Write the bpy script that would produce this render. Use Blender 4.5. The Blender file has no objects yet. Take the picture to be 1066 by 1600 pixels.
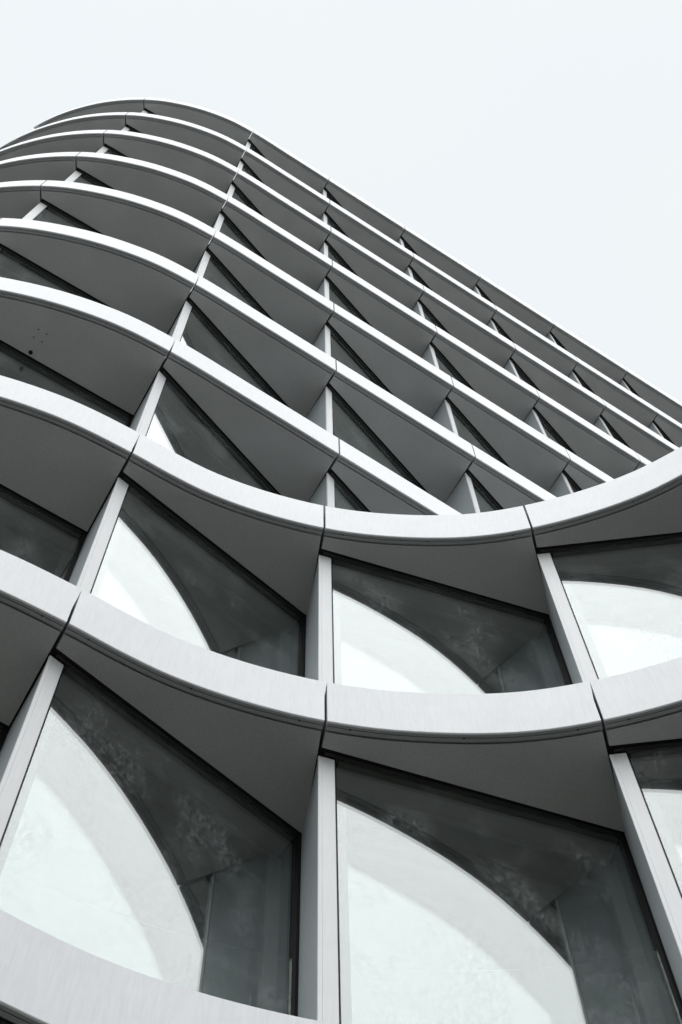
import bpy, bmesh, math, random
from mathutils import Matrix, Vector

random.seed(7)
scene = bpy.context.scene
col = scene.collection

# ------------------------------------------------------------------ camera
EYE = 1.6                      # camera height above the pavement (m)
PITCH, ROLL = math.radians(73.745), math.radians(-2.1175)
cam_data = bpy.data.cameras.new('camera')
cam = bpy.data.objects.new('camera', cam_data)
col.objects.link(cam)
scene.camera = cam
cam_data.sensor_fit = 'VERTICAL'
cam_data.sensor_height = 36.0
cam_data.lens = 36.0 * 3000.0 / 1600.0
cam_data.clip_start = 0.1
cam_data.clip_end = 4000
_r = Vector((1, 0, 0)); _u = Vector((0, -math.sin(PITCH), math.cos(PITCH))); _w = Vector((0, math.cos(PITCH), math.sin(PITCH)))
_r, _u = _r * math.cos(ROLL) + _u * math.sin(ROLL), -_r * math.sin(ROLL) + _u * math.cos(ROLL)
m = Matrix((_r, _u, -_w)).transposed().to_4x4()
m.translation = (0, 0, EYE)
cam.matrix_world = m

# ------------------------------------------------------------------ overcast sky and soft sun
SUN_EL, SUN_AZ = math.radians(61), math.radians(184)      # behind the camera, slightly to its right
world = bpy.data.worlds.new('World'); scene.world = world; world.use_nodes = True
nt = world.node_tree; nt.nodes.clear()
out = nt.nodes.new('ShaderNodeOutputWorld'); bg = nt.nodes.new('ShaderNodeBackground')
sky = nt.nodes.new('ShaderNodeTexSky'); sky.sky_type = 'NISHITA'; sky.sun_disc = False
sky.sun_elevation = SUN_EL; sky.sun_rotation = SUN_AZ; sky.air_density = 1.0; sky.dust_density = 4.0
hsv = nt.nodes.new('ShaderNodeHueSaturation'); hsv.inputs['Saturation'].default_value = 0.12
mixs = nt.nodes.new('ShaderNodeMix'); mixs.data_type = 'RGBA'; mixs.inputs[0].default_value = 0.93   # closed cloud deck over the clear sky
tc = nt.nodes.new('ShaderNodeTexCoord'); nz = nt.nodes.new('ShaderNodeTexNoise')
nz.inputs['Scale'].default_value = 1.6; nz.inputs['Detail'].default_value = 4
rmp = nt.nodes.new('ShaderNodeValToRGB')
rmp.color_ramp.elements[0].position = 0.3; rmp.color_ramp.elements[0].color = (8.95, 9.45, 9.8, 1)
rmp.color_ramp.elements[1].position = 0.7; rmp.color_ramp.elements[1].color = (9.6, 9.8, 9.9, 1)
nt.links.new(tc.outputs['Generated'], nz.inputs['Vector']); nt.links.new(nz.outputs['Fac'], rmp.inputs['Fac'])
nt.links.new(sky.outputs['Color'], hsv.inputs['Color'])
nt.links.new(hsv.outputs['Color'], mixs.inputs[6]); nt.links.new(rmp.outputs['Color'], mixs.inputs[7])
nt.links.new(mixs.outputs[2], bg.inputs['Color']); bg.inputs['Strength'].default_value = 0.0905
nt.links.new(bg.outputs['Background'], out.inputs['Surface'])
sd = bpy.data.lights.new('sun', 'SUN'); sd.energy = 1.5; sd.angle = math.radians(86); sd.color = (1.0, 0.99, 0.98)
sun = bpy.data.objects.new('sun', sd); col.objects.link(sun)
sdir = Vector((math.sin(SUN_AZ) * math.cos(SUN_EL), math.cos(SUN_AZ) * math.cos(SUN_EL), math.sin(SUN_EL)))
sun.rotation_euler = (-sdir).to_track_quat('-Z', 'Y').to_euler()
sun.location = sdir * 60
scene.view_settings.view_transform = 'Standard'; scene.view_settings.look = 'None'
scene.view_settings.exposure = 0.15; scene.view_settings.gamma = 1.0; scene.view_settings.use_curve_mapping = False
scene.render.engine = 'CYCLES'
scene.cycles.max_bounces = 10; scene.cycles.transparent_max_bounces = 16; scene.cycles.glossy_bounces = 6; scene.cycles.diffuse_bounces = 5

# ------------------------------------------------------------------ materials
def new_mat(name):
    mt = bpy.data.materials.new(name); mt.use_nodes = True
    n = mt.node_tree; b = n.nodes['Principled BSDF']
    return mt, n, b
def link(n, a, b): n.links.new(a, b)

def aluminium(name, base, rough, streak=0.06, bump=0.15, spec=0.5):
    """white coated sheet: faint vertical run-off streaks and patchy dust in UV space (u along the panel, v up, metres)"""
    mt, n, b = new_mat(name)
    uv = n.nodes.new('ShaderNodeUVMap'); oi = n.nodes.new('ShaderNodeObjectInfo')
    mp = n.nodes.new('ShaderNodeMapping'); mp.inputs['Scale'].default_value = (75, 4.5, 1)
    addv = n.nodes.new('ShaderNodeVectorMath'); addv.operation = 'ADD'
    cmb = n.nodes.new('ShaderNodeCombineXYZ'); mul = n.nodes.new('ShaderNodeMath'); mul.operation = 'MULTIPLY'; mul.inputs[1].default_value = 57.0
    link(n, oi.outputs['Random'], mul.inputs[0]); link(n, mul.outputs[0], cmb.inputs[2]); link(n, mul.outputs[0], cmb.inputs[0])
    link(n, uv.outputs['UV'], mp.inputs['Vector']); link(n, mp.outputs['Vector'], addv.inputs[0]); link(n, cmb.outputs[0], addv.inputs[1])
    ns = n.nodes.new('ShaderNodeTexNoise'); ns.inputs['Scale'].default_value = 1.0; ns.inputs['Detail'].default_value = 5; ns.inputs['Roughness'].default_value = .62; ns.inputs['Distortion'].default_value = .6
    link(n, addv.outputs[0], ns.inputs['Vector'])
    mp2 = n.nodes.new('ShaderNodeMapping'); mp2.inputs['Scale'].default_value = (1.7, 1.7, 1); link(n, uv.outputs['UV'], mp2.inputs['Vector'])
    add2 = n.nodes.new('ShaderNodeVectorMath'); add2.operation = 'ADD'; link(n, mp2.outputs[0], add2.inputs[0]); link(n, cmb.outputs[0], add2.inputs[1])
    n2 = n.nodes.new('ShaderNodeTexNoise'); n2.inputs['Scale'].default_value = 2.0; n2.inputs['Detail'].default_value = 4
    link(n, add2.outputs[0], n2.inputs['Vector'])
    r1 = n.nodes.new('ShaderNodeMapRange'); r1.inputs[1].default_value = .3; r1.inputs[2].default_value = .62; r1.inputs[3].default_value = 1 - streak; r1.inputs[4].default_value = 1.0
    link(n, ns.outputs['Fac'], r1.inputs[0])
    r2 = n.nodes.new('ShaderNodeMapRange'); r2.inputs[1].default_value = .3; r2.inputs[2].default_value = .7; r2.inputs[3].default_value = 1 - streak * .6; r2.inputs[4].default_value = 1.0
    link(n, n2.outputs['Fac'], r2.inputs[0])
    r3 = n.nodes.new('ShaderNodeMapRange'); r3.inputs[3].default_value = 0.975; r3.inputs[4].default_value = 1.0; link(n, oi.outputs['Random'], r3.inputs[0])
    mm = n.nodes.new('ShaderNodeMath'); mm.operation = 'MULTIPLY'; link(n, r1.outputs[0], mm.inputs[0]); link(n, r2.outputs[0], mm.inputs[1])
    m3 = n.nodes.new('ShaderNodeMath'); m3.operation = 'MULTIPLY'; link(n, mm.outputs[0], m3.inputs[0]); link(n, r3.outputs[0], m3.inputs[1])
    vm = n.nodes.new('ShaderNodeVectorMath'); vm.operation = 'SCALE'; vm.inputs[0].default_value = base; link(n, m3.outputs[0], vm.inputs['Scale'])
    link(n, vm.outputs[0], b.inputs['Base Color'])
    b.inputs['Roughness'].default_value = rough; b.inputs['Specular IOR Level'].default_value = spec
    bp = n.nodes.new('ShaderNodeBump'); bp.inputs['Strength'].default_value = bump; bp.inputs['Distance'].default_value = .002
    link(n, ns.outputs['Fac'], bp.inputs['Height']); link(n, bp.outputs['Normal'], b.inputs['Normal'])
    return mt

def coated(name, base, rough, speck=0.13):
    """powder coated grey sheet: fine speckle plus slow patches, object space"""
    mt, n, b = new_mat(name)
    g = n.nodes.new('ShaderNodeNewGeometry'); oi = n.nodes.new('ShaderNodeObjectInfo')
    ns = n.nodes.new('ShaderNodeTexNoise'); ns.inputs['Scale'].default_value = 75; ns.inputs['Detail'].default_value = 5; ns.inputs['Roughness'].default_value = .7
    n2 = n.nodes.new('ShaderNodeTexNoise'); n2.inputs['Scale'].default_value = 2.2; n2.inputs['Detail'].default_value = 5
    link(n, g.outputs['Position'], ns.inputs['Vector']); link(n, g.outputs['Position'], n2.inputs['Vector'])
    r1 = n.nodes.new('ShaderNodeMapRange'); r1.inputs[1].default_value = .3; r1.inputs[2].default_value = .7; r1.inputs[3].default_value = 1 - speck; r1.inputs[4].default_value = 1 + speck
    r2 = n.nodes.new('ShaderNodeMapRange'); r2.inputs[1].default_value = .3; r2.inputs[2].default_value = .7; r2.inputs[3].default_value = .93; r2.inputs[4].default_value = 1.05
    r3 = n.nodes.new('ShaderNodeMapRange'); r3.inputs[3].default_value = .94; r3.inputs[4].default_value = 1.04
    link(n, ns.outputs['Fac'], r1.inputs[0]); link(n, n2.outputs['Fac'], r2.inputs[0]); link(n, oi.outputs['Random'], r3.inputs[0])
    a = n.nodes.new('ShaderNodeMath'); a.operation = 'MULTIPLY'; link(n, r1.outputs[0], a.inputs[0]); link(n, r2.outputs[0], a.inputs[1])
    c = n.nodes.new('ShaderNodeMath'); c.operation = 'MULTIPLY'; link(n, a.outputs[0], c.inputs[0]); link(n, r3.outputs[0], c.inputs[1])
    vm = n.nodes.new('ShaderNodeVectorMath'); vm.operation = 'SCALE'; vm.inputs[0].default_value = base; link(n, c.outputs[0], vm.inputs['Scale'])
    link(n, vm.outputs[0], b.inputs['Base Color']); b.inputs['Roughness'].default_value = rough; b.inputs['Specular IOR Level'].default_value = .35
    return mt

def plain(name, base, rough=.6, spec=.3):
    mt, n, b = new_mat(name)
    ns = n.nodes.new('ShaderNodeTexNoise'); ns.inputs['Scale'].default_value = 9; ns.inputs['Detail'].default_value = 4
    g = n.nodes.new('ShaderNodeNewGeometry'); link(n, g.outputs['Position'], ns.inputs['Vector'])
    r = n.nodes.new('ShaderNodeMapRange'); r.inputs[3].default_value = .85; r.inputs[4].default_value = 1.15; link(n, ns.outputs['Fac'], r.inputs[0])
    vm = n.nodes.new('ShaderNodeVectorMath'); vm.operation = 'SCALE'; vm.inputs[0].default_value = base; link(n, r.outputs[0], vm.inputs['Scale'])
    link(n, vm.outputs[0], b.inputs['Base Color']); b.inputs['Roughness'].default_value = rough; b.inputs['Specular IOR Level'].default_value = spec
    return mt

def glass(name, r0, gain, tint, dirt):
    """coated insulating pane: Fresnel mirror over a tinted see-through pane, with a thin film of dust"""
    mt, n, b = new_mat(name); n.nodes.remove(b)
    o = n.nodes['Material Output']
    ge = n.nodes.new('ShaderNodeNewGeometry'); dt = n.nodes.new('ShaderNodeVectorMath'); dt.operation = 'DOT_PRODUCT'
    link(n, ge.outputs['Normal'], dt.inputs[0]); link(n, ge.outputs['Incoming'], dt.inputs[1])
    ab = n.nodes.new('ShaderNodeMath'); ab.operation = 'ABSOLUTE'; link(n, dt.outputs['Value'], ab.inputs[0])
    om = n.nodes.new('ShaderNodeMath'); om.operation = 'SUBTRACT'; om.inputs[0].default_value = 1.0; link(n, ab.outputs[0], om.inputs[1])
    pw = n.nodes.new('ShaderNodeMath'); pw.operation = 'POWER'; pw.inputs[1].default_value = 5.0; link(n, om.outputs[0], pw.inputs[0])
    sc_ = n.nodes.new('ShaderNodeMath'); sc_.operation = 'MULTIPLY_ADD'; sc_.inputs[1].default_value = 1 - r0; sc_.inputs[2].default_value = r0; link(n, pw.outputs[0], sc_.inputs[0])
    ml = n.nodes.new('ShaderNodeMath'); ml.operation = 'MULTIPLY'; ml.use_clamp = True; ml.inputs[1].default_value = gain
    link(n, sc_.outputs[0], ml.inputs[0])
    tr = n.nodes.new('ShaderNodeBsdfTransparent'); tr.inputs['Color'].default_value = (*tint, 1)
    gl = n.nodes.new('ShaderNodeBsdfGlossy'); gl.inputs['Roughness'].default_value = 0.0; gl.inputs['Color'].default_value = (.95, .985, .98, 1)
    mx = n.nodes.new('ShaderNodeMixShader'); link(n, ml.outputs[0], mx.inputs[0]); link(n, tr.outputs[0], mx.inputs[1]); link(n, gl.outputs[0], mx.inputs[2])
    # dust and dried rain runs
    uv = n.nodes.new('ShaderNodeUVMap'); oi = n.nodes.new('ShaderNodeObjectInfo')
    cm = n.nodes.new('ShaderNodeCombineXYZ'); mu = n.nodes.new('ShaderNodeMath'); mu.operation = 'MULTIPLY'; mu.inputs[1].default_value = 31.0
    link(n, oi.outputs['Random'], mu.inputs[0]); link(n, mu.outputs[0], cm.inputs[2]); link(n, mu.outputs[0], cm.inputs[0])
    mp = n.nodes.new('ShaderNodeMapping'); mp.inputs['Scale'].default_value = (46, 30.0, 1); link(n, uv.outputs['UV'], mp.inputs['Vector'])
    ad = n.nodes.new('ShaderNodeVectorMath'); ad.operation = 'ADD'; link(n, mp.outputs[0], ad.inputs[0]); link(n, cm.outputs[0], ad.inputs[1])
    n1 = n.nodes.new('ShaderNodeTexNoise'); n1.inputs['Scale'].default_value = 1; n1.inputs['Detail'].default_value = 10; n1.inputs['Roughness'].default_value = .74; n1.inputs['Distortion'].default_value = .5
    link(n, ad.outputs[0], n1.inputs['Vector'])
    mp2 = n.nodes.new('ShaderNodeMapping'); mp2.inputs['Scale'].default_value = (2.0, 1.1, 1); link(n, uv.outputs['UV'], mp2.inputs['Vector'])
    a2 = n.nodes.new('ShaderNodeVectorMath'); a2.operation = 'ADD'; link(n, mp2.outputs[0], a2.inputs[0]); link(n, cm.outputs[0], a2.inputs[1])
    n2 = n.nodes.new('ShaderNodeTexNoise'); n2.inputs['Scale'].default_value = 1.4; n2.inputs['Detail'].default_value = 4; link(n, a2.outputs[0], n2.inputs['Vector'])
    r1 = n.nodes.new('ShaderNodeMapRange'); r1.inputs[1].default_value = .45; r1.inputs[2].default_value = .85; link(n, n1.outputs['Fac'], r1.inputs[0])
    r2 = n.nodes.new('ShaderNodeMapRange'); r2.inputs[1].default_value = .46; r2.inputs[2].default_value = .70; link(n, n2.outputs['Fac'], r2.inputs[0])
    pm = n.nodes.new('ShaderNodeMath'); pm.operation = 'MULTIPLY'; link(n, r1.outputs[0], pm.inputs[0]); link(n, r2.outputs[0], pm.inputs[1])
    pk = n.nodes.new('ShaderNodeMath'); pk.operation = 'MULTIPLY'; pk.inputs[1].default_value = dirt; link(n, pm.outputs[0], pk.inputs[0])
    pa = n.nodes.new('ShaderNodeMath'); pa.operation = 'ADD'; pa.inputs[1].default_value = dirt * .015; link(n, pk.outputs[0], pa.inputs[0])
    df = n.nodes.new('ShaderNodeBsdfDiffuse'); df.inputs['Color'].default_value = (.80, .84, .84, 1)
    mx2 = n.nodes.new('ShaderNodeMixShader'); link(n, pa.outputs[0], mx2.inputs[0]); link(n, mx.outputs[0], mx2.inputs[1]); link(n, df.outputs[0], mx2.inputs[2])
    link(n, mx2.outputs[0], o.inputs['Surface'])
    return mt

M = dict(
    white=aluminium('white_coated_aluminium', (.83, .852, .87), .38, .085, .40),
    post=aluminium('white_post_aluminium', (.86, .875, .885), .42, .05, .10),
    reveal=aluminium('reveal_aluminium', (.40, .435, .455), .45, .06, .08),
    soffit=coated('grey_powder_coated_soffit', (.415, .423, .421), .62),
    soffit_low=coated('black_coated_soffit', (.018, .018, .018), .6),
    lip=coated('grey_lip', (.32, .33, .335), .5, .05),
    black=plain('black_rubber', (.006, .006, .006), .7, .2),
    rail=plain('dark_anodised_rail', (.02, .02, .02), .4, .4),
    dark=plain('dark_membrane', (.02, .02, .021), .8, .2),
    inner=plain('inner_frame_grey', (.15, .15, .148), .5),
    lining=plain('cavity_lining_grey', (.20, .195, .185), .7),
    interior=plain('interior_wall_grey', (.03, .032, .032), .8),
    screw=plain('screw_steel', (.03, .03, .03), .4, .5),
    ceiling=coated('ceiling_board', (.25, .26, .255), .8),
    cassette=coated('cassette_metal', (.5, .51, .52), .5),
    ledge=coated('ledge_sheet', (.45, .46, .47), .5),
    glass=glass('outer_glass', .16, 1.0, (.955, .98, .972), .32),
    glass2=glass('inner_glass', .12, 1.0, (.85, .90, .89), .02),
)

# ------------------------------------------------------------------ mesh helpers
def link_obj(name, mesh, mat, parent=None, loc=(0, 0, 0)):
    o = bpy.data.objects.new(name, mesh); col.objects.link(o)
    if mat and not mesh.materials: mesh.materials.append(mat)
    o.location = loc
    if parent: o.parent = parent
    return o

class MB:
    """collects closed solids into one mesh; every loop carries a metre-scaled UV"""
    def __init__(s): s.v = []; s.f = []; s.uv = []
    def solid(s, bottom, top, uvb=None):
        """prism between two equally long 3-D rings"""
        n = len(bottom); b = len(s.v); s.v += [tuple(p) for p in bottom] + [tuple(p) for p in top]
        s.f.append(tuple(b + i for i in range(n))[::-1]); s.f.append(tuple(b + n + i for i in range(n)))
        for i in range(n):
            j = (i + 1) % n; s.f.append((b + i, b + j, b + n + j, b + n + i))
    def prism(s, poly, z0, z1):
        s.solid([(x, y, z0) for x, y in poly], [(x, y, z1) for x, y in poly])
    def sweep(s, rings):
        """rings: list of equally long closed 3-D profiles"""
        b = len(s.v); n = len(rings[0])
        for r in rings: s.v += [tuple(p) for p in r]
        for k in range(len(rings) - 1):
            for i in range(n):
                j = (i + 1) % n
                s.f.append((b + k * n + i, b + k * n + j, b + (k + 1) * n + j, b + (k + 1) * n + i))
        s.f.append(tuple(b + i for i in range(n))[::-1]); e = b + (len(rings) - 1) * n
        s.f.append(tuple(e + i for i in range(n)))
    def mesh(s, name, smooth=False, udir=None, uarr=None):
        me = bpy.data.meshes.new(name); me.from_pydata(s.v, [], s.f)
        bm = bmesh.new(); bm.from_mesh(me); bmesh.ops.recalc_face_normals(bm, faces=bm.faces)
        ul = bm.loops.layers.uv.new('UVMap')
        bm.verts.ensure_lookup_table()
        for f in bm.faces:
            if smooth and abs(f.normal.z) < .2 and len(f.verts) == 4: f.smooth = True
            for l in f.loops:
                c = l.vert.co
                if uarr: u = uarr[l.vert.index]
                elif udir: u = c.x * udir[0] + c.y * udir[1]
                else: u = c.x
                l[ul].uv = (u, c.z if abs(f.normal.z) < .7 else c.y)
        if smooth:
            for e in bm.edges:
                if len(e.link_faces) == 2 and e.calc_face_angle(0) > math.radians(25): e.smooth = False
        bm.to_mesh(me); bm.free()
        return me

# ------------------------------------------------------------------ plan curves (metres, camera at the origin)
class Curve:
    def __init__(s, ctrl, joints):
        P = [Vector(c) for c in ctrl]; pts = []
        for i in range(1, len(P) - 2):                       # centripetal Catmull-Rom
            p0, p1, p2, p3 = P[i - 1:i + 3]
            t0 = 0; t1 = t0 + (p1 - p0).length ** .5; t2 = t1 + (p2 - p1).length ** .5; t3 = t2 + (p3 - p2).length ** .5
            for k in range(24):
                t = t1 + (t2 - t1) * k / 24
                a1 = p0 * ((t1 - t) / (t1 - t0)) + p1 * ((t - t0) / (t1 - t0)); a2 = p1 * ((t2 - t) / (t2 - t1)) + p2 * ((t - t1) / (t2 - t1)); a3 = p2 * ((t3 - t) / (t3 - t2)) + p3 * ((t - t2) / (t3 - t2))
                b1 = a1 * ((t2 - t) / (t2 - t0)) + a2 * ((t - t0) / (t2 - t0)); b2 = a2 * ((t3 - t) / (t3 - t1)) + a3 * ((t - t1) / (t3 - t1))
                pts.append(b1 * ((t2 - t) / (t2 - t1)) + b2 * ((t - t1) / (t2 - t1)))
        pts.append(P[-2])
        s.p = pts; s.s = [0.0]
        for a, b in zip(pts, pts[1:]): s.s.append(s.s[-1] + (b - a).length)
        s.js = []
        for q in joints:
            q = Vector(q); i = min(range(len(pts)), key=lambda i: (pts[i] - q).length); s.js.append(s.s[i])
    def at(s, t):
        import bisect
        i = min(max(bisect.bisect_right(s.s, t) - 1, 0), len(s.p) - 2)
        w = (t - s.s[i]) / max(s.s[i + 1] - s.s[i], 1e-9)
        return s.p[i].lerp(s.p[i + 1], w)
    def normal(s, t):                                        # inward, smoothed
        d = s.at(min(t + .12, s.s[-1])) - s.at(max(t - .12, 0)); d.normalize()
        return Vector((-d.y, d.x))
    def off(s, t, d): return s.at(t) + s.normal(t) * d

LEFT = [(-8.95, 8.6), (-8.55, 6.35), (-7.5, 4.42), (-5.78, 3.105), (-4.65, 2.715), (-3.57, 2.643), (-2.74, 2.787), (-2.0, 3.052), (-1.462, 3.348)]
STEP = (1.493, 1.0265)
T3 = (0.007, 4.347)
TOWER_J = [(-8.55, 6.35), (-7.5, 4.42), (-5.78, 3.105), (-3.57, 2.643), (-1.462, 3.348)] + [(T3[0] + STEP[0] * i, T3[1] + STEP[1] * i) for i in range(10)]
tower = Curve(LEFT + [(-.73, 3.842)] + [(T3[0] + STEP[0] * i, T3[1] + STEP[1] * i) for i in range(11)], TOWER_J)
A5, A6, A7, A8, A9, A10 = (2.74, 3.478), (3.81, 2.47), (4.60, 1.22), (5.08, -.20), (5.30, -1.70), (5.40, -3.20)  # last bays of the wing lie unseen, added to block sky from lower storeys
POD_J = TOWER_J[:5] + [(-.122, 3.957), (1.364, 4.012), A5, A6, A7, A8, A9, A10]
podium = Curve(LEFT + [(-1.215, 3.505), (-.97, 3.647), (-.70, 3.770), (-.42, 3.872), (-.122, 3.957), (.22, 4.022), (.68, 4.062), (1.02, 4.057), (1.364, 4.012), (1.75, 3.925), (2.14, 3.797), (2.44, 3.655), A5, (3.31, 3.02), A6, (4.24, 1.87), A7, (4.87, .52), A8, (5.22, -.94), A9, A10, (5.5, -4.7)], POD_J)

FH, FZ, HB = 3.6, 13.1847 + EYE, 0.572       # storey height, underside of the band above the wing, band height
GAP, SET, DEPTH = 0.016, 0.205, 0.725        # joint gap, setback of post, depth of the saw-tooth
def zk(k): return FZ + FH * k + (0.1086 if k == 7 else 0)

# ------------------------------------------------------------------ one bay of facade: meshes built once per plan bay
def stations(c, a, b, step=.09):
    n = max(6, int((b - a) / step)); return [a + (b - a) * i / n for i in range(n + 1)]
def swept(c, a, b, prof, name, smooth=True):
    mb = MB(); st = stations(c, a, b); rings = []; ua = []
    for t in st:
        p, nn = c.at(t), c.normal(t); rings.append([(p.x + nn.x * d, p.y + nn.y * d, z) for d, z in prof]); ua += [t] * len(prof)
    mb.sweep(rings); return mb.mesh(name, smooth, uarr=ua)

def bay_meshes(c, i):
    s0, s1 = c.js[i], c.js[i + 1]; a, b = s0 + GAP / 2, s1 - GAP / 2
    R = {}
    # white fascia sheet with folded bottom and top edges
    R['fascia'] = swept(c, a, b, [(.0, .004), (.003, .0), (.012, .0), (.012, HB - .012), (.035, HB - .012), (.035, HB), (.003, HB), (.0, HB - .003)], 'fascia_panel')
    # grey lip under the fascia: two strips with a hairline joint between them
    mbl = MB()
    for d0, d1 in ((.0125, .0280), (.0320, .054)):
        rings = []
        for t in stations(c, a, b):
            p, nn = c.at(t), c.normal(t); rings.append([(p.x + nn.x * d, p.y + nn.y * d, z) for d, z in ((d0, .001), (d1, .001), (d1, .02), (d0, .02))])
        mbl.sweep(rings)
    R['lip'] = mbl.mesh('lip', True)
    # countersunk screws on the hairline
    mbs = MB()
    for t in (a + .13, (a + b) / 2, b - .13):
        p = c.off(t, .030); ring = [(p.x + .0055 * math.cos(q * math.pi / 4), p.y + .0055 * math.sin(q * math.pi / 4)) for q in range(8)]
        mbs.prism(ring, -.002, .006)
    R['screws'] = mbs.mesh('screws')
    R['cassette'] = swept(c, a + .001, b - .001, [(.037, .031), (.212, .031), (.212, HB - .013), (.037, HB - .013)], 'cassette')
    R['sheet'] = swept(c, a + .001, b - .001, [(.036, HB - .0125), (.2125, HB - .0125), (.2125, HB - .002), (.036, HB - .002)], 'ledge_sheet')
    # key points of the saw-tooth
    n0, n1 = c.normal(s0), c.normal(s1)
    P0 = c.at(s0) + n0 * SET; D1 = c.at(s1) + n1 * DEPTH
    t = (D1 - P0); L = t.length; t.normalize(); w = Vector((-t.y, t.x))          # along the window / inward
    R.update(P0=P0, D1=D1, t=t, w=w, L=L)
    W = lambda u, d: P0 + t * u + w * d
    # soffit panel: curved outer edge, straight inner edge in front of the window head
    o = [c.off(q, .068) for q in stations(c, a + .002, b - .004, .12)]
    tl = -n0; tang0 = Vector((n0.y, -n0.x)); tang1 = Vector((n1.y, -n1.x))
    inner_l = c.at(s0) + n0 * (SET - .046 / max(.5, n0.dot(w))) + tang0 * .010
    inner_r = W(L, -.046) - tang1 * .010
    poly = [(q.x, q.y) for q in o] + [tuple(inner_r), tuple(inner_l)]
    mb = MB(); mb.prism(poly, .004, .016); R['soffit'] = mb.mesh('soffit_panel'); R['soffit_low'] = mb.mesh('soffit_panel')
    # window frame (black): head trough, right jamb, thin left seal, sill bar -- heights filled in per storey
    R['W'] = W; R['n1'] = n1; R['n0'] = n0; R['F1'] = c.at(s1); R['F0'] = c.at(s0)
    return R

def quad(W, u0, u1, d0, d1): return [tuple(W(u0, d0)), tuple(W(u1, d0)), tuple(W(u1, d1)), tuple(W(u0, d1))]
PW = .092
def storey_meshes(R, h):
    """parts that stand between two bands; z = 0 is the underside of the band above, -h the top of the band below"""
    W, L, t = R['W'], R['L'], R['t']; S = {}
    mb = MB(); mb.prism(quad(W, -.002, L - .004, -.0445, -.002), .012, .03)                     # head trough
    mb.prism(quad(W, L - .030, L - .002, -.028, .012), -h, .008)                              # right jamb
    mb.prism(quad(W, PW, PW + .007, .006, .03), -h, .008)                                     # left seal
    mb.prism(quad(W, PW + .008, L - .031, -.02, .012), -h, -h + .045)                         # sill bar
    S['frame'] = mb.mesh('window', udir=t)
    mb = MB()
    mb.prism(quad(W, .03, L - .034, -.024, -.019), .004, .0115); mb.prism(quad(W, .03, L - .034, -.0185, -.006), .0065, .0115)
    S['rail'] = mb.mesh('head_rail', udir=t)
    mb = MB(); mb.prism(quad(W, PW + .008, L - .031, .0, .010), -h + .046, .02); S['pane'] = mb.mesh('outer_pane', udir=t)
    mb = MB(); mb.prism(quad(W, .20, L - .085, .165, .175), -h + .07, -.04); S['pane2'] = mb.mesh('inner_pane', udir=t)
    mb = MB()
    mb.prism(quad(W, PW + .01, .199, .158, .182), -h, .0305); mb.prism(quad(W, L - .084, L - .0, .158, .182), -h, .02)
    mb.prism(quad(W, .1995, L - .0845, .158, .182), -.039, .02); mb.prism(quad(W, .1995, L - .0845, .158, .182), -h, -h + .069)
    S['frame2'] = mb.mesh('inner_frame', udir=t)
    mb = MB(); mb.prism(quad(W, .12, L - .034, .014, .157), .013, .030); S['lining'] = mb.mesh('cavity_lining', udir=t)
    # post: hollow section with a shallow groove near its left edge
    prof = [(0, 0), (.018, 0), (.018, .003), (.0205, .003), (.0205, 0), (PW - .003, 0), (PW, .003), (PW, .030), (.020, .030), (.020, .013), (0, .013)]
    poly = [tuple(W(u, d)) for u, d in prof]
    mb = MB(); mb.prism(poly, -h, -.006); S['post'] = mb.mesh('post', udir=t)
    # return panel from the next post back to the deep end of this window
    n1 = R['n1']; F1 = R['F1']; tg = Vector((n1.y, -n1.x))
    q = lambda d, e: tuple(F1 + n1 * d + tg * e)
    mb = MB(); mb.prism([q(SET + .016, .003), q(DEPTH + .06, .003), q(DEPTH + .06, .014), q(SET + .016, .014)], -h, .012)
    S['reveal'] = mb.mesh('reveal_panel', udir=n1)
    return S

# ------------------------------------------------------------------ the building
bld = bpy.data.objects.new('office_building', None); col.objects.link(bld)
bld['label'] = 'curved white and grey office building with sawtooth windows between banded floors'
bld['category'] = 'building'

def make_facade(c, levels, first_of, last_bay, base_of):
    cache = {}; sc = {}
    for k in levels:
        z = zk(k)
        for i in range(first_of(k), last_bay):
            if i not in cache: cache[i] = bay_meshes(c, i)
            R = cache[i]
            f = link_obj('fascia_panel', R['fascia'], M['white'], bld, (0, 0, z))
            link_obj('lip', R['lip'], M['lip'], f); link_obj('screws', R['screws'], M['screw'], f)
            link_obj('cassette', R['cassette'], M['cassette'], bld, (0, 0, z)); link_obj('ledge_sheet', R['sheet'], M['ledge'], bld, (0, 0, z))
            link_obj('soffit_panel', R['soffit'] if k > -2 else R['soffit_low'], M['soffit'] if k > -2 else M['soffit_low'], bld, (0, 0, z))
            h = z - base_of(k); key = (i, round(h, 4))
            if key not in sc: sc[key] = storey_meshes(R, h)
            S = sc[key]
            wnd = link_obj('window', S['frame'], M['black'], bld, (0, 0, z))
            link_obj('outer_pane', S['pane'], M['glass'], wnd); link_obj('inner_pane', S['pane2'], M['glass2'], wnd)
            link_obj('inner_frame', S['frame2'], M['inner'], wnd); link_obj('cavity_lining', S['lining'], M['lining'], wnd); link_obj('head_rail', S['rail'], M['rail'], wnd)
            link_obj('post', S['post'], M['post'], bld, (0, 0, z))
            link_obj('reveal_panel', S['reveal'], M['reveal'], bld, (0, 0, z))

NT = len(TOWER_J) - 1; NP = len(POD_J) - 1
make_facade(tower, range(1, 8), lambda k: 2 if k == 7 else 0, NT, lambda k: zk(k - 1) + HB)
make_facade(podium, range(-3, 1), lambda k: 0, NP, lambda k: (zk(k - 1) + HB) if k > -3 else 0.02)

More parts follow.
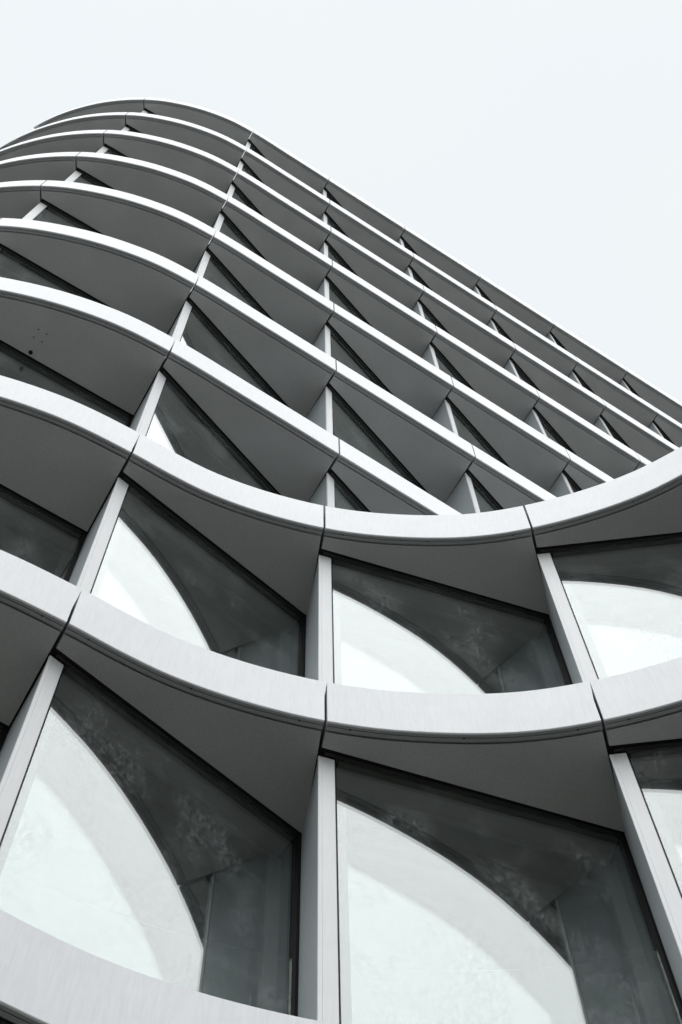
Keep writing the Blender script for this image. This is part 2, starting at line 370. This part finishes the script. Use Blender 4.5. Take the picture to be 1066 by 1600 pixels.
# small round recess with four fixing holes in one soffit of the rounded corner
def soffit_port(k, x, y):
    mb = MB()
    ring = lambda cx, cy, r, n: [(cx + r * math.cos(2 * math.pi * q / n), cy + r * math.sin(2 * math.pi * q / n)) for q in range(n)]
    mb.prism(ring(x, y, .019, 20), -.004, .0035)
    for dx, dy in ((.085, -.202), (.155, -.156), (.037, -.135), (.107, -.089)): mb.prism(ring(x + dx, y + dy, .0065, 8), .0005, .0038)
    link_obj('soffit_port', mb.mesh('soffit_port'), M['black'], bld, (0, 0, zk(k)))
soffit_port(1, -2.701, 3.313)

# floor slabs behind the bands, and the closed core behind the glass
BACK_T = [(9.0, 20.0), (-6.0, 14.0)]
BACK_P = [(11.0, -3.2), (13.4, 13.6), (9.0, 20.0), (-6.0, 14.0)]
def outline(c, d, i0, i1):
    n = 160; a, b = c.js[i0], c.js[i1]
    return [tuple(c.off(a + (b - a) * q / n, d)) for q in range(n + 1)]
def slab(c, back, k, i0, i1):
    mb = MB(); mb.prism(outline(c, .214, i0, i1) + back, .031, HB - .013)
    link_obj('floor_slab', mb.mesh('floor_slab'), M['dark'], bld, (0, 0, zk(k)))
    mb = MB(); mb.prism(outline(c, .2145, i0, i1) + back, HB - .0125, HB - .002)
    link_obj('ledge_sheet', mb.mesh('ledge_sheet'), M['ledge'], bld, (0, 0, zk(k)))
for k in range(1, 8): slab(tower, BACK_T, k, 2 if k == 7 else 0, NT)
for k in range(-3, 1): slab(podium, BACK_P, k, 0, NP)
def ceiling(c, back, k, i0, i1):
    mb = MB(); mb.prism(outline(c, 1.45, i0, i1) + back, .0265, .0305)
    link_obj('ceiling', mb.mesh('ceiling'), M['ceiling'], bld, (0, 0, zk(k)))
for k in range(1, 8): ceiling(tower, BACK_T, k, 2 if k == 7 else 0, NT)
for k in range(-3, 1): ceiling(podium, BACK_P, k, 0, NP)
def core(c, back, i0, i1, z0, z1):
    mb = MB(); mb.prism(outline(c, 2.4, i0, i1) + back, z0, z1)
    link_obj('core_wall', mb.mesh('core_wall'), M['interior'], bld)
core(tower, [(8.6, 19.6), (-5.6, 13.6)], 0, NT, zk(0) + HB, zk(6) + HB)
core(tower, [(8.6, 19.6), (-3.6, 13.6)], 2, NT, zk(6) + HB, zk(7) + .012)
core(podium, [(10.6, -3.0), (12.6, 13.4), (8.6, 19.6), (-5.6, 13.6)], 0, NP, 0.01, zk(0) + .012)
def end_wall(c, i, z0, z1):
    n = c.normal(c.js[i]); p = c.at(c.js[i]); tg = Vector((n.y, -n.x))
    e = -.03 if i else .03
    e0, e1 = (.0, .1) if i in (0, 2) else (-.1, 0)
    mb = MB(); mb.prism([tuple(p + n * .10 + tg * e0), tuple(p + n * 2.5 + tg * e0), tuple(p + n * 2.5 + tg * e1), tuple(p + n * .10 + tg * e1)], z0, z1)
    link_obj('end_wall', mb.mesh('end_wall', udir=n), M['post'], bld)
for k in range(1, 8):
    end_wall(tower, 2 if k == 7 else 0, zk(k - 1) + HB, zk(k) + .03); end_wall(tower, NT, zk(k - 1) + HB, zk(k) + .03)
for k in range(-3, 1):
    z0 = zk(k - 1) + HB if k > -3 else .01
    end_wall(podium, 0, z0, zk(k) + .03); end_wall(podium, NP, z0, zk(k) + .03)

# ------------------------------------------------------------------ ground
def ground_mat(name, c1, c2, mortar, bw, bh, ms):
    mt, n, b = new_mat(name)
    g = n.nodes.new('ShaderNodeNewGeometry'); br = n.nodes.new('ShaderNodeTexBrick'); br.inputs['Scale'].default_value = 1.0
    br.inputs['Brick Width'].default_value = bw; br.inputs['Row Height'].default_value = bh; br.inputs['Mortar Size'].default_value = ms
    br.inputs['Color1'].default_value = (*c1, 1); br.inputs['Color2'].default_value = (*c2, 1); br.inputs['Mortar'].default_value = (*mortar, 1)
    link(n, g.outputs['Position'], br.inputs['Vector']); link(n, br.outputs['Color'], b.inputs['Base Color']); b.inputs['Roughness'].default_value = .85
    return mt
def sheet(name, poly, z0, z1, mat, label):
    mb = MB(); mb.prism(poly, z0, z1); o = link_obj(name, mb.mesh(name), mat); o['kind'] = 'structure'; o['label'] = label; return o
sheet('ground', [(-900, -900), (900, -900), (900, 900), (-900, 900)], -.6, -.15, ground_mat('pale_bounce_ground', (.37, .37, .36), (.41, .41, .40), (.3, .3, .29), 3, 3, .01), 'unseen pale ground, toned to bounce more light onto the upper soffits')  # unseen; kept paler than the near paving so high soffits get more bounce
sheet('road', [(-90, -38), (90, -38), (90, -24.1), (-90, -24.1)], -.5, -.12, plain('asphalt', (.05, .05, .051), .9), 'unseen dark asphalt road, added to weaken light bounced from below')  # unseen strip, added dark to cut the bounce on the lower storeys
sheet('pavement', [(-38, -24), (38, -24), (38, 30), (-38, 30)], -.5, 0.0, ground_mat('bounce_dimming_setts', (.105, .088, .071), (.128, .107, .087), (.06, .06, .06), .3, .2, .01), 'unseen dark stone paving, toned to dim and warm the lower soffits')  # unseen; dark warm tone and extent chosen to shade low soffits by weak bounce
